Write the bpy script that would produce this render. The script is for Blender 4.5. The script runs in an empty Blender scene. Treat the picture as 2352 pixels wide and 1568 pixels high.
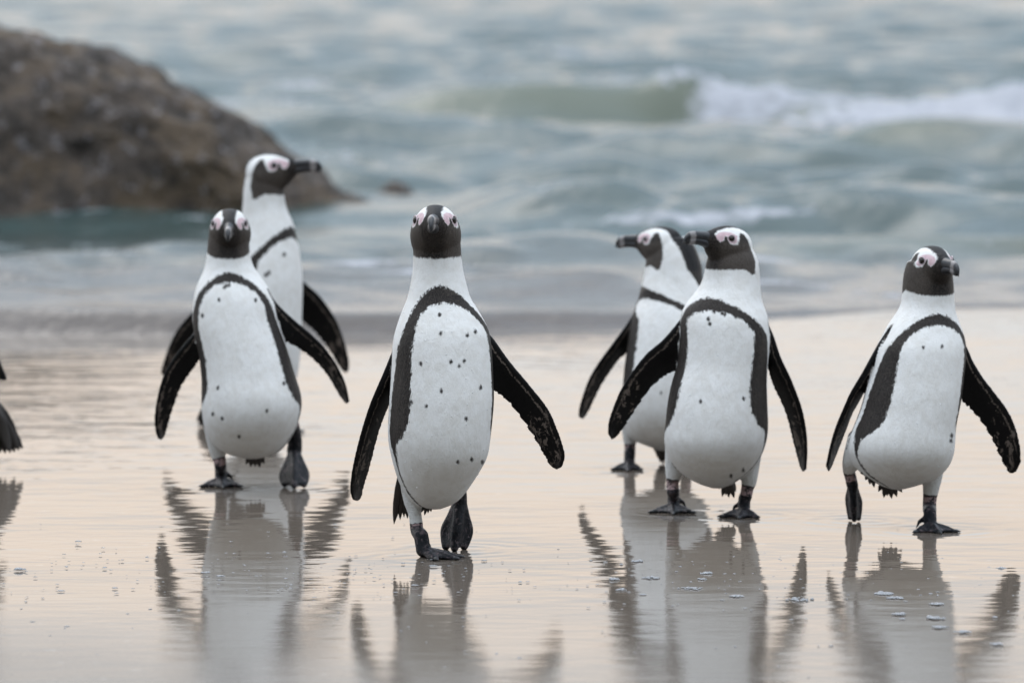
import bpy, math, random
import numpy as np
from mathutils import Vector, kdtree

random.seed(7)
RNG = np.random.default_rng(7)
SC = bpy.context.scene
COL = SC.collection

# ------------------------------------------------------------------ camera
HC = 1.0                                   # camera height above the wet sand
FPX = 2352.0 * 200.0 / 36.0                # focal length in layout units (frame 2352 x 1568)
PITCH = math.atan((784 + 120) / FPX)
DC = HC / math.tan(PITCH + math.atan((1285 - 784) / FPX))
cam_d = bpy.data.cameras.new('camera')
cam = bpy.data.objects.new('camera', cam_d)
COL.objects.link(cam)
cam.location = (0, -DC, HC)
cam.rotation_euler = (math.pi / 2 - PITCH, 0, 0)
cam_d.lens = 200.0
cam_d.sensor_width = 36.0
cam_d.clip_start = 0.1
cam_d.clip_end = 6000.0
cam_d.dof.use_dof = True
cam_d.dof.focus_distance = DC - 0.07
cam_d.dof.aperture_fstop = 6.0
SC.camera = cam

# ------------------------------------------------------------------ world, sun, exposure
SUN_EL, SUN_ROT = math.radians(38), math.radians(-28)
world = bpy.data.worlds.new("World")
SC.world = world
world.use_nodes = True
wn, wl = world.node_tree.nodes, world.node_tree.links
bg = wn['Background']
bg.inputs['Strength'].default_value = 0.1
sky = wn.new('ShaderNodeTexSky')
sky.sky_type = 'NISHITA'
sky.sun_disc = False
sky.sun_elevation = SUN_EL
sky.sun_rotation = SUN_ROT
sky.dust_density = 3.0
# thin even cloud veil over the whole sky: blue-grey at the very horizon, a peach dusk band, pale blue above
tc = wn.new('ShaderNodeTexCoord')
sep = wn.new('ShaderNodeSeparateXYZ')
wl.new(tc.outputs['Generated'], sep.inputs[0])
ramp = wn.new('ShaderNodeValToRGB')
wl.new(sep.outputs['Z'], ramp.inputs['Fac'])
SKY_STOPS = [(0.0, (0.69, 0.73, 0.77)), (0.06, (0.70, 0.735, 0.77)), (0.082, (0.90, 0.80, 0.72)),
             (0.101, (0.97, 0.81, 0.68)), (0.122, (0.79, 0.745, 0.71)), (0.20, (0.55, 0.655, 0.745)),
             (0.42, (0.49, 0.60, 0.73)), (0.75, (1.25, 1.38, 1.55)), (1.0, (2.5, 2.65, 2.85))]
el = ramp.color_ramp.elements
while len(el) < len(SKY_STOPS):
    el.new(0.5)
for e_, (p_, c_) in zip(el, SKY_STOPS):
    e_.position = p_
    e_.color = (*c_, 1)
veil = wn.new('ShaderNodeVectorMath'); veil.operation = 'SCALE'
veil.inputs['Scale'].default_value = 10.0
wl.new(ramp.outputs['Color'], veil.inputs[0])
mixw = wn.new('ShaderNodeMix'); mixw.data_type = 'RGBA'
mixw.inputs['Factor'].default_value = 0.92
wl.new(sky.outputs[0], mixw.inputs['A'])
wl.new(veil.outputs[0], mixw.inputs['B'])
wl.new(mixw.outputs['Result'], bg.inputs['Color'])

sun_d = bpy.data.lights.new('sun', 'SUN')
sun_d.energy = 0.5
sun_d.angle = math.radians(40)
sun_d.color = (1.0, 0.93, 0.85)
sun = bpy.data.objects.new('sun', sun_d)
COL.objects.link(sun)
# Nishita rotation is clockwise from +Y seen from above
sdir = Vector((math.sin(SUN_ROT) * math.cos(SUN_EL), math.cos(SUN_ROT) * math.cos(SUN_EL), math.sin(SUN_EL)))
sun.rotation_euler = sdir.to_track_quat('Z', 'Y').to_euler()

SC.view_settings.view_transform = 'Standard'
SC.view_settings.look = 'None'
SC.view_settings.exposure = 0.40
SC.view_settings.gamma = 1.0
SC.view_settings.use_curve_mapping = False
SC.render.engine = 'CYCLES'
SC.cycles.use_denoising = True
SC.cycles.max_bounces = 6

# ------------------------------------------------------------------ helpers
_F = np.array([0, math.cos(PITCH), -math.sin(PITCH)])
_U = np.array([0, math.sin(PITCH), math.cos(PITCH)])
_R = np.array([1.0, 0, 0])
_C = np.array([0, -DC, HC])


def at(px, py, Y):
    """world point seen at layout position (px, py) in the upright plane y = Y"""
    d = _F + _R * ((px - 1176) / FPX) + _U * ((784 - py) / FPX)
    return _C + d * ((Y - _C[1]) / d[1])


def ground(px, py, z=0.0):
    d = _F + _R * ((px - 1176) / FPX) + _U * ((784 - py) / FPX)
    return _C + d * ((z - _C[2]) / d[2])


def proj(P):
    q = P - _C
    w = q @ _F
    return 1176 + FPX * (q @ _R) / w, 784 - FPX * (q @ _U) / w


def tag(o, label=None, cat=None, group=None, kind=None):
    if label: o['label'] = label
    if cat: o['category'] = cat
    if group: o['group'] = group
    if kind: o['kind'] = kind
    return o


def mesh_obj(name, V, Fc, mat=None, parent=None, smooth=True):
    me = bpy.data.meshes.new(name)
    me.from_pydata([tuple(v) for v in V], [], [tuple(f) for f in Fc])
    if smooth:
        me.polygons.foreach_set('use_smooth', [True] * len(me.polygons))
    me.update()
    o = bpy.data.objects.new(name, me)
    COL.objects.link(o)
    if mat: me.materials.append(mat)
    if parent: o.parent = parent
    return o


def add_attr(me, name, vals):
    a = me.attributes.new(name, 'FLOAT', 'POINT')
    a.data.foreach_set('value', np.asarray(vals, dtype=np.float32))


def ss(a, b, x):
    t = np.clip((x - a) / (b - a), 0, 1)
    return t * t * (3 - 2 * t)


def catmull(P, n):
    """P (k,d) -> n points, arc-length spaced Catmull-Rom"""
    P = np.asarray(P, float)
    k = len(P)
    E = np.vstack([2 * P[0] - P[1], P, 2 * P[-1] - P[-2]])
    out = []
    for i in range(k - 1):
        p0, p1, p2, p3 = E[i:i + 4]
        for t in np.linspace(0, 1, 16, endpoint=False):
            out.append(0.5 * ((2 * p1) + (-p0 + p2) * t + (2 * p0 - 5 * p1 + 4 * p2 - p3) * t * t
                              + (-p0 + 3 * p1 - 3 * p2 + p3) * t ** 3))
    out.append(P[-1])
    out = np.array(out)
    s = np.concatenate([[0], np.cumsum(np.linalg.norm(np.diff(out, axis=0), axis=1))])
    q = np.linspace(0, s[-1], n)
    return np.stack([np.interp(q, s, out[:, j]) for j in range(P.shape[1])], 1)


def loft(rings):
    """rings: list of (M,3); closed tube with pole caps -> V, F"""
    M = len(rings[0]); n = len(rings)
    V = np.vstack(rings + [rings[0].mean(0)[None], rings[-1].mean(0)[None]])
    Fc = []
    for i in range(n - 1):
        for j in range(M):
            k = (j + 1) % M
            Fc.append((i * M + j, i * M + k, (i + 1) * M + k, (i + 1) * M + j))
    a, b = n * M, n * M + 1
    for j in range(M):
        k = (j + 1) % M
        Fc.append((a, k, j))
        Fc.append((b, (n - 1) * M + j, (n - 1) * M + k))
    return V, Fc


def tube(P, R, n=None, M=12):
    """rounded tapered tube through points P with radii R"""
    P = np.asarray(P, float); R = np.asarray(R, float)
    n = n or max(8, 4 * len(P))
    Q = catmull(np.hstack([P, R[:, None]]), n)
    C, r = Q[:, :3], np.maximum(Q[:, 3], 1e-4)
    T = np.gradient(C, axis=0); T /= np.linalg.norm(T, axis=1)[:, None] + 1e-12
    rings = []
    ref = np.array([0.31, 0.83, 0.47])
    al = np.linspace(0, 2 * math.pi, M, endpoint=False)

    def ring(c, t, rr):
        u = np.cross(t, ref); u /= np.linalg.norm(u)
        v = np.cross(t, u)
        return c + rr * (np.cos(al)[:, None] * u + np.sin(al)[:, None] * v)
    for f in (0.95, 0.7, 0.35):
        rings.append(ring(C[0] - T[0] * r[0] * f, T[0], r[0] * math.sqrt(1 - f * f)))
    for i in range(n): rings.append(ring(C[i], T[i], r[i]))
    for f in (0.35, 0.7, 0.95):
        rings.append(ring(C[-1] + T[-1] * r[-1] * f, T[-1], r[-1] * math.sqrt(1 - f * f)))
    return loft(rings)


def sdf_poly(P, poly):
    """signed distance, positive inside"""
    P = np.asarray(P, float); poly = np.asarray(poly, float)
    d = np.full(len(P), 1e9); inside = np.zeros(len(P), bool)
    for i in range(len(poly)):
        a, b = poly[i], poly[(i + 1) % len(poly)]
        e = b - a; w = P - a
        t = np.clip((w @ e) / (e @ e), 0, 1)
        d = np.minimum(d, np.linalg.norm(w - t[:, None] * e, axis=1))
        c = (a[1] > P[:, 1]) != (b[1] > P[:, 1])
        xs = (b[0] - a[0]) * (P[:, 1] - a[1]) / ((b[1] - a[1]) if abs(b[1] - a[1]) > 1e-9 else 1e-9) + a[0]
        inside ^= c & (P[:, 0] < xs)
    return np.where(inside, d, -d)


# ------------------------------------------------------------------ node helpers
class NB:
    def __init__(self, name):
        self.mat = bpy.data.materials.new(name)
        self.mat.use_nodes = True
        self.nt = self.mat.node_tree
        self.n, self.l = self.nt.nodes, self.nt.links
        self.p = self.n['Principled BSDF']
        self._tc = None

    def obj(self):
        if not self._tc: self._tc = self.n.new('ShaderNodeTexCoord')
        return self._tc.outputs['Object']

    def put(self, sock, v):
        if isinstance(v, bpy.types.NodeSocket): self.l.new(v, sock)
        elif v is not None:
            if isinstance(v, (tuple, list)) and len(v) == 3 and sock.type == 'RGBA': v = (*v, 1)
            sock.default_value = v

    def attr(self, name):
        a = self.n.new('ShaderNodeAttribute'); a.attribute_name = name
        return a.outputs['Fac']

    def math(self, op, a, b=None, c=None, clamp=False):
        m = self.n.new('ShaderNodeMath'); m.operation = op; m.use_clamp = clamp
        self.put(m.inputs[0], a)
        if b is not None: self.put(m.inputs[1], b)
        if c is not None: self.put(m.inputs[2], c)
        return m.outputs[0]

    def step(self, x, a, b):
        m = self.n.new('ShaderNodeMapRange'); m.interpolation_type = 'SMOOTHSTEP'
        self.put(m.inputs['Value'], x)
        self.put(m.inputs['From Min'], a); self.put(m.inputs['From Max'], b)
        return m.outputs['Result']

    def lin(self, x, a, b, c=0.0, d=1.0):
        m = self.n.new('ShaderNodeMapRange')
        self.put(m.inputs['Value'], x)
        for k, v in zip(('From Min', 'From Max', 'To Min', 'To Max'), (a, b, c, d)): self.put(m.inputs[k], v)
        return m.outputs['Result']

    def noise(self, scale, detail=3, rough=0.55, stretch=None, vec=None, dist=0.0):
        v = vec or self.obj()
        if stretch:
            mp = self.n.new('ShaderNodeMapping'); mp.inputs['Scale'].default_value = stretch
            self.l.new(v, mp.inputs['Vector']); v = mp.outputs[0]
        t = self.n.new('ShaderNodeTexNoise')
        self.l.new(v, t.inputs['Vector'])
        t.inputs['Scale'].default_value = scale; t.inputs['Detail'].default_value = detail
        t.inputs['Roughness'].default_value = rough; t.inputs['Distortion'].default_value = dist
        return t.outputs['Fac']

    def mix(self, f, a, b):
        m = self.n.new('ShaderNodeMix'); m.data_type = 'RGBA'
        self.put(m.inputs['Factor'], f); self.put(m.inputs['A'], a); self.put(m.inputs['B'], b)
        return m.outputs['Result']

    def mixf(self, f, a, b):
        m = self.n.new('ShaderNodeMix'); m.data_type = 'FLOAT'
        self.put(m.inputs['Factor'], f); self.put(m.inputs['A'], a); self.put(m.inputs['B'], b)
        return m.outputs['Result']

    def bump(self, h, dist, strength=1.0, normal=None):
        b = self.n.new('ShaderNodeBump')
        b.inputs['Distance'].default_value = dist
        self.put(b.inputs['Strength'], strength)
        self.put(b.inputs['Height'], h)
        if normal: self.l.new(normal, b.inputs['Normal'])
        return b.outputs[0]

    def set(self, **kw):
        for k, v in kw.items(): self.put(self.p.inputs[k.replace('_', ' ')], v)
        return self.mat


def plumage():
    b = NB('plumage')
    n1 = b.noise(230, 4, 0.72, (1, 1, 0.42))
    n2 = b.noise(900, 2, 0.6, (1, 1, 0.3))
    n3 = b.noise(60, 3)
    jag = b.math('ADD', b.math('MULTIPLY', b.math('SUBTRACT', n1, 0.5), 21.0), b.math('MULTIPLY', b.math('SUBTRACT', n2, 0.5), 7.0))
    headq = b.attr('hd')
    jag = b.math('MULTIPLY', jag, b.mixf(headq, 1.0, 0.45))
    dk = b.math('ADD', b.attr('dk'), jag)
    dkm = b.step(dk, -2.0, 2.0)
    spm = b.step(b.math('ADD', b.attr('sp'), b.math('MULTIPLY', jag, 0.30)), 1.9, -1.2)
    white = b.mix(b.step(n3, 0.35, 0.7), (0.80, 0.80, 0.79), (0.73, 0.72, 0.695))
    white = b.mix(b.math('MULTIPLY', b.step(n2, 0.42, 0.75), 0.22), white, (0.55, 0.55, 0.55))
    dark = b.mix(b.step(n2, 0.35, 0.72), (0.010, 0.009, 0.009), (0.062, 0.052, 0.046))
    dark = b.mix(b.math('MULTIPLY', b.attr('ck'), b.lin(n2, 0.3, 0.7, 0.35, 1.0)), dark, (0.098, 0.083, 0.072))
    dark = b.mix(b.attr('cr'), dark, (0.010, 0.012, 0.015))
    c = b.mix(b.math('MAXIMUM', dkm, spm), white, dark)
    pkm = b.math('MULTIPLY', b.step(b.math('ADD', b.attr('pk'), b.math('MULTIPLY', jag, 0.12)), -0.6, 0.6), 1.0)
    pink = b.mix(b.step(b.noise(120, 2), 0.3, 0.7), (0.56, 0.40, 0.43), (0.66, 0.50, 0.53))
    c = b.mix(pkm, c, pink)
    # flippers: black with a worn grey-brown mottle and a pale line behind the leading edge
    fa, fc = b.attr('fa'), b.attr('fc')
    fn = b.noise(75, 5, 0.72, (1, 1, 0.55), dist=0.5)
    thr = b.mixf(b.step(fa, 0.35, 0.75), 0.68, 0.53)
    fm = b.step(b.math('SUBTRACT', fn, thr), 0.0, 0.035)
    edge = b.math('ABSOLUTE', b.math('SUBTRACT', fc, b.math('ADD', 0.62, b.math('MULTIPLY', b.math('SUBTRACT', fn, 0.5), 0.5))))
    em = b.math('MULTIPLY', b.step(edge, 0.085, 0.03), b.step(b.noise(300, 3), 0.38, 0.55))
    em = b.math('MULTIPLY', em, b.step(fa, 0.95, 0.8))
    inner = b.step(b.math('ABSOLUTE', fc), 0.93, 0.7)
    fm = b.math('MULTIPLY', b.math('MAXIMUM', fm, em), inner)
    fm = b.math('MULTIPLY', fm, b.step(fa, 0.99, 0.9))
    fcol = b.mix(fm, b.mix(n2, (0.003, 0.003, 0.0035), (0.011, 0.0105, 0.011)), b.mix(n1, (0.13, 0.105, 0.09), (0.20, 0.17, 0.15)))
    flm = b.step(b.math('ADD', b.attr('fl'), b.math('MULTIPLY', jag, 0.35)), -1.0, 1.0)
    c = b.mix(flm, c, fcol)
    # legs: white feathering, mottled pink shank, black scaly foot
    fn2 = b.noise(140, 4, 0.7)
    lq = b.math('ADD', b.attr('lz'), b.math('MULTIPLY', b.math('SUBTRACT', fn2, 0.5), 0.5))
    lg = b.step(b.math('ADD', b.attr('lg'), b.math('MULTIPLY', jag, 0.3)), -1.5, 1.5)
    pinkleg = b.mix(b.step(fn2, 0.5, 0.58), (0.44, 0.31, 0.31), (0.03, 0.028, 0.03))
    foot = b.mix(b.step(b.noise(80, 4, 0.75, dist=1.0), 0.52, 0.60), (0.004, 0.005, 0.0075), (0.11, 0.085, 0.09))
    foot = b.mix(b.step(b.noise(420, 2), 0.5, 0.7), foot, (0.016, 0.019, 0.026))
    band = b.math('MULTIPLY', b.step(lq, 0.95, 1.05), b.attr('pl'))
    lc = b.mix(b.step(lq, 0.8, 0.9), white, b.mix(b.step(lq, 0.99, 1.1), (0.05, 0.04, 0.04), pinkleg))
    lc = b.mix(b.step(lq, 1.55, 1.7), lc, foot)
    c = b.mix(lg, c, lc)
    wet = b.math('MAXIMUM', flm, b.math('MULTIPLY', lg, b.step(lq, 0.8, 1.0)))
    rough = b.mixf(wet, b.mixf(dkm, 0.62, 0.5), 0.36)
    h = b.math('ADD', b.math('MULTIPLY', n1, 0.7), b.math('MULTIPLY', n2, 0.45))
    wr = b.noise(230, 3, 0.6, (1, 1, 2.2))
    h = b.mixf(lg, h, b.math('MULTIPLY', wr, 2.4))
    clump = b.noise(34, 4, 0.6, (1, 1, 0.3), dist=0.4)
    nrm = b.bump(clump, 0.006, b.mixf(wet, 0.55, 0.1))
    nrm = b.bump(h, 0.0017, 0.8, nrm)
    spec = b.mixf(flm, b.mixf(lg, b.mixf(dkm, 0.22, 0.12), 0.20), 0.13)
    b.set(Base_Color=c, Roughness=rough, Normal=nrm, Specular_IOR_Level=spec)
    b.put(b.p.inputs['Sheen Weight'], b.math('MULTIPLY', b.math('SUBTRACT', 1.0, b.math('MAXIMUM', wet, dkm)), 0.12))
    b.p.inputs['Sheen Roughness'].default_value = 0.5
    return b.mat


def bill_mat():
    b = NB('bill_horn')
    bf = b.attr('bf')
    n = b.noise(160, 4, 0.65, (1, 1, 1))
    m = b.math('MULTIPLY', b.step(b.math('ADD', bf, b.math('MULTIPLY', b.math('SUBTRACT', n, 0.5), 14)), 76, 80),
               b.step(b.math('ADD', bf, b.math('MULTIPLY', b.math('SUBTRACT', n, 0.5), 10)), 93, 88))
    c = b.mix(m, b.mix(n, (0.008, 0.009, 0.011), (0.035, 0.035, 0.04)), (0.24, 0.225, 0.225))
    return b.set(Base_Color=c, Roughness=0.33, Normal=b.bump(n, 0.001, 0.5))


def simple(name, col, rough, col2=None, scale=120, bump=0.0005, **kw):
    b = NB(name)
    n = b.noise(scale, 4, 0.6)
    b.set(Base_Color=b.mix(n, col, col2 or tuple(min(1, x * 1.6) for x in col)), Roughness=rough, Normal=b.bump(n, bump, 0.6))
    for k, v in kw.items(): b.p.inputs[k].default_value = v
    return b.mat


M_PLUM = plumage()
M_BILL = bill_mat()
M_EYE = simple('eye_gloss', (0.006, 0.005, 0.004), 0.06, (0.02, 0.013, 0.009), bump=0.0)
M_EYE_PALE = simple('eye_gloss_grey', (0.03, 0.026, 0.028), 0.08, (0.06, 0.05, 0.05), bump=0.0)
M_LID = simple('eyelid_skin', (0.50, 0.41, 0.44), 0.5, (0.60, 0.50, 0.53))
M_CLAW = simple('claw_horn', (0.018, 0.018, 0.02), 0.35)
M_TAIL = simple('tail_feather', (0.012, 0.010, 0.010), 0.5, (0.055, 0.045, 0.038), 260, 0.001)
M_DROP = simple('water_drop', (0.9, 0.92, 0.94), 0.03, (0.9, 0.92, 0.94), bump=0.0)
M_DROP.node_tree.nodes['Principled BSDF'].inputs['Transmission Weight'].default_value = 0.25
M_DROP.node_tree.nodes['Principled BSDF'].inputs['IOR'].default_value = 1.33

# ------------------------------------------------------------------ penguins
# the head, in millimetres from the point between the eyes: f forward, z up, half width
HEAD = [(-59, 2, -22, 14), (-54, 12, -42, 25), (-42, 20, -60, 36), (-26, 25, -72, 42), (-10, 26.5, -70, 41.5),
        (2, 25.5, -64, 38), (12, 23.5, -56, 33.5), (22, 20.5, -47, 28), (32, 17, -38, 22), (42, 12.5, -27, 14.5),
        (49, 10.5, -20, 9.5), (55, 7, -13, 5)]
BILL_UP = [(34, 4, -8, 4), (41, 10.5, -11, 9.5), (48, 11.5, -12, 10.2), (60, 11, -10, 8.4), (74, 11, -9.5, 7), (85, 10.0, -9.5, 6.2), (94, 6.5, -10, 5.2),
           (100, 0.0, -10, 3.8), (103, -7, -15, 2.2), (103.5, -12, -17.5, 1.0)]
BILL_LO = [(34, -10, -18, 4), (41, -8, -23, 9.8), (50, -2, -20, 9.8), (62, -0.5, -17, 7.8), (76, 0, -16, 6.4), (86, 0, -17, 5.6),
           (93, -2, -17.5, 4.5), (98.5, -8.0, -16.5, 2.2)]
FACE = [(80, 30), (48, 13), (37, 11), (33, -2), (29, -7), (23, -4), (19.5, 5.5), (15, 6), (12.5, -3), (11, -9.5), (4, -12), (-5, -9),
        (-9, 0), (-14, 11), (-19, 14), (-26, 11), (-33, 1), (-39, -15), (-43, -42), (-38, -66), (-30, -68), (-12, -58), (14, -61), (80, -70)]
PINK = [(-8, 6), (4, 12.5), (17, 13.5), (28, 10.5), (35, 5), (34, -2), (29, -7), (23, -4), (19.5, 5), (15, 5.5), (12, 0), (8, 2), (-4, 2)]
TH_IN = [(0.165, 0), (0.18, 24), (0.215, 40), (0.27, 49), (0.40, 53), (0.56, 52), (0.66, 53), (0.715, 61), (0.75, 76), (0.84, 79.5), (0.93, 71), (1.0, 52)]
TH_OUT = [(1.0, 60), (0.93, 76.5), (0.84, 84), (0.77, 88), (0.70, 94), (0.6, 92), (0.42, 84), (0.30, 73), (0.22, 59), (0.16, 41), (0.125, 20), (0.112, 0)]
BACK = [(-0.3, 158), (0.0, 147), (0.08, 140), (0.16, 127), (0.25, 114), (0.4, 106), (0.6, 104), (0.75, 108), (0.85, 120), (1.0, 130)]


def band_poly(c0, c1, bw=0):
    """c0/c1: heights of the upper and lower edge of the breast band at its middle"""
    i = [(t + (c1 - 0.165) * max(0, 1 - (t - 0.165) / 0.25), th - bw * min(1, max(0, (t - .2) / .15)) * min(1, max(0, (.8 - t) / .2))) for t, th in TH_IN]
    o = [(t + (c0 - 0.112) * max(0, 1 - (t - 0.112) / 0.3), th) for t, th in TH_OUT]
    half = i + o
    full = [(th, t) for t, th in half] + [(-th, t) for t, th in half[::-1]][1:-1]
    # walk the outline: right inner down, right outer up, left outer down, left inner up
    ri = [(th, t) for t, th in i]; ro = [(th, t) for t, th in o]
    lo = [(-th, t) for t, th in o[::-1]][1:]; li = [(-th, t) for t, th in i[::-1]][:-1]
    return np.array(ri + ro + lo + li) * np.array([1.0, 293.0])


class Penguin:
    def __init__(s, spec):
        s.bw = 0
        s.__dict__.update(spec)
        g = ground(0, s.gy)
        s.Y = g[1]
        s.m = 1.0 / (FPX / (s.Y + DC))            # metres per layout unit at the bird
        s.build()

    # rows of the trunk: y, left, right
    def row(s, y):
        R = s.rows
        ys = R[:, 0]
        xl = np.interp(y, s.ry, s.rl); xr = np.interp(y, s.ry, s.rr)
        return xl, xr

    def yaw(s, y):
        t = (y - s.yface) / (s.ybot - s.yface)
        return np.interp(t, [0.02, 0.30], [s.hyaw, s.yaw0]) if abs(s.hyaw) < 400 else s.yaw0

    def frame(s, y):
        """centre, half-widths and axes of the trunk ring at layout height y (arrays)"""
        y = np.asarray(y, float)
        xl, xr = s.row(y)
        W = (xr - xl) / 2 * s.m
        t = (y - s.yface) / (s.ybot - s.yface)
        psi = np.radians(s.yaw(y))
        sm = lambda X_, Y_: sum(np.interp(t + q_, X_, Y_) for q_ in np.linspace(-.11, .11, 9)) / 9
        rr = sm([-0.3, 0.1, 0.35, 0.75, 1.0], [1.0, 0.98, 1.0, 1.12, 1.1])
        a = W / np.sqrt(np.cos(psi) ** 2 + (rr * np.sin(psi)) ** 2)
        b = a * rr
        fo = sm([-0.3, 0.0, 0.2, 0.5, 0.75, 0.88, 1.0], [-0.032, -0.030, -0.010, 0.014, 0.025, 0.020, -0.006])   # fore-aft offset of the centre
        psi0 = math.radians(s.yaw0)
        Yc = s.Y - fo * math.cos(psi0)
        z = y * 0
        d = _F[None] + _R[None] * (((xl + xr) / 2 - 1176) / FPX)[..., None] + _U[None] * ((784 - y) / FPX)[..., None]
        c = _C + d * ((Yc - _C[1]) / d[:, 1])[:, None]
        L = np.stack([np.cos(psi), np.sin(psi), z], 1)
        Fw = np.stack([np.sin(psi), -np.cos(psi), z], 1)
        return c, a, b, L, Fw, t

    def build(s):
        R = s.rows = np.array(s.rows, float)
        q = catmull(R, 120)
        o = np.argsort(q[:, 0]); q = q[o]
        s.ry, s.rl, s.rr = q[:, 0], q[:, 1], q[:, 2]
        kr = np.exp(-np.linspace(-2, 2, 9) ** 2 / 1.6); kr /= kr.sum()
        for nm in ('rl', 'rr'):
            w_ = getattr(s, nm); pd = np.pad(w_, 4, mode='reflect', reflect_type='odd'); setattr(s, nm, np.convolve(pd, kr, 'valid'))
        al = np.linspace(0, 2 * math.pi, 40, endpoint=False)
        ys = np.concatenate([np.linspace(R[0, 0], R[-1, 0], 70)])
        c, a, b, L, Fw, t = s.frame(ys)
        rings = []
        for i in range(len(ys)):
            sn, cs = np.sin(al), np.cos(al)
            e = 2 / 2.15
            sx = np.sign(sn) * np.abs(sn) ** e; cx = np.sign(cs) * np.abs(cs) ** e
            bulge = np.where(cs > 0, 1.05, 0.93)
            rings.append(c[i] + (a[i] * sx)[:, None] * L[i] + (b[i] * cx * bulge)[:, None] * Fw[i])
        body = loft(rings)
        # head
        k = s.k
        hp = math.radians(s.hpitch); hy = math.radians(s.hyaw)
        fw = np.array([math.sin(hy) * math.cos(hp), -math.cos(hy) * math.cos(hp), math.sin(hp)])
        lt = np.array([math.cos(hy), math.sin(hy), 0])
        up = np.cross(fw, lt); up = up if up[2] > 0 else -up
        yn = s.Y + 0.030 * math.cos(math.radians(s.yaw0))
        E = at(s.eye[0], s.eye[1], yn - 0.022 * k * math.cos(hy))
        s.E, s.fw, s.lt, s.up = E, fw, lt, up

        def hpt(f, l, z): return E + 0.001 * k * (f * fw + l * lt + z * up)
        s.hpt = hpt

        def hring(f, zt, zb, w, e=2.15):
            sn, cs = np.sin(al), np.cos(al)
            sx = np.sign(sn) * np.abs(sn) ** (2 / e); cx = np.sign(cs) * np.abs(cs) ** (2 / e)
            zc, hh = (zt + zb) / 2, (zt - zb) / 2
            return np.array([hpt(f, w * x * (1 - 0.12 * max(0.0, z) ** 1.2), zc + hh * z) for x, z in zip(sx, cx)])
        hq = catmull(HEAD, 26)
        head = loft([hring(*r) for r in hq])
        # muzzle base under the bill so that the feathered lores run on to the horn
        parts_body = [body, head]
        legs = []; leg_attr = []
        flips = []; fl_attr = []
        for fdef in s.flippers:
            V, Fc, A = s.flipper(fdef)
            flips.append((V, Fc)); fl_attr.append(A)
        s.claws = []
        for ldef in s.legs:
            for V, Fc, lz in s.leg(ldef):
                legs.append((V, Fc)); leg_attr.append(np.full(len(V), lz) if np.isscalar(lz) else lz)
        allp = parts_body + flips + legs
        V = np.vstack([p[0] for p in allp]); Fc = []; off = 0
        for p in allp:
            Fc += [tuple(i + off for i in f) for f in p[1]]; off += len(p[0])
        base = np.array([s.base_x(), s.Y, 0.0])
        # one continuous skin over everything
        tmp = mesh_obj('tmp', V - base, Fc)
        md = tmp.modifiers.new('r', 'REMESH'); md.mode = 'VOXEL'; md.voxel_size = 0.0023
        dg = bpy.context.evaluated_depsgraph_get()
        me = bpy.data.meshes.new_from_object(tmp.evaluated_get(dg))
        old = tmp.data
        bpy.data.objects.remove(tmp); bpy.data.meshes.remove(old)
        n = len(me.vertices)
        P = np.empty(n * 3, np.float32); me.vertices.foreach_get('co', P); P = P.reshape(-1, 3).astype(float)
        ed = np.empty(len(me.edges) * 2, np.int32); me.edges.foreach_get('vertices', ed); ed = ed.reshape(-1, 2)
        deg = np.bincount(ed.ravel(), minlength=n)[:, None]

        def lap(Q):
            S = np.zeros_like(Q)
            for j in range(3):
                S[:, j] = np.bincount(ed[:, 0], Q[ed[:, 1], j], n) + np.bincount(ed[:, 1], Q[ed[:, 0], j], n)
            return S / np.maximum(deg, 1) - Q
        for _ in range(7):
            P = P + 0.6 * lap(P); P = P - 0.56 * lap(P)
        me.vertices.foreach_set('co', P.astype(np.float32).ravel())
        Wd = P + base

        # which part a vertex belongs to, as smooth signed differences (mm)
        def tree(lst):
            VV = np.vstack([x[0] for x in lst]); kd = kdtree.KDTree(len(VV))
            for i, v in enumerate(VV): kd.insert(v, i)
            kd.balance(); return kd, VV
        tb, _ = tree([(np.vstack([body[0], head[0]]), 0)])
        db = np.array([tb.find(v)[2] for v in Wd])
        df = np.full(n, 1.0); fl = np.full(n, -20.0); fa = np.zeros(n); fc = np.zeros(n)
        if flips:
            tf, VF = tree(flips); A = np.vstack(fl_attr)
            r = [tf.find_n(v, 3) for v in Wd]
            for i, x in enumerate(r):
                d0 = x[0][2]
                if d0 < 0.05:
                    w = np.array([1 / (q_[2] + 1e-4) for q_ in x]); w /= w.sum()
                    at_ = A[[q_[1] for q_ in x]]
                    fa[i], fc[i] = w @ at_
                df[i] = d0
        dl = np.full(n, 1.0); lz = np.zeros(n)
        if legs:
            tl, VL = tree(legs); LZ = np.concatenate(leg_attr)
            for i, v in enumerate(Wd):
                x = tl.find_n(v, 3); d0 = x[0][2]
                if d0 < 0.05:
                    w = np.array([1 / (q_[2] + 1e-4) for q_ in x]); w /= w.sum()
                    lz[i] = w @ LZ[[q_[1] for q_ in x]]
                dl[i] = d0
        fl = (np.minimum(db, dl) - df) * 1000 if flips else np.full(n, -20.0)
        lg = (np.minimum(db, df) - dl) * 1000
        # plumage pattern, from the position of the feather on the bird
        px, py = proj(Wd)
        cc, a, b, L, Fw, t = s.frame(np.clip(py, R[0, 0], R[-1, 0]))
        t = (py - s.yface) / (s.ybot - s.yface)
        rel = Wd - cc
        u = np.sum(rel * L, 1) / np.maximum(a, .01); v = np.sum(rel * Fw, 1) / np.maximum(b, .01)
        th = np.degrees(np.arctan2(u, v))
        dband = sdf_poly(np.stack([th, t * 293], 1), band_poly(*s.band, s.bw)) * 1.4
        bt = np.interp(t, [x for x, _ in BACK], [x for _, x in BACK])
        dback = (np.abs(th) - bt) * 1.4
        dback = np.where(t < -0.1, -50, dback)
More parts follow.
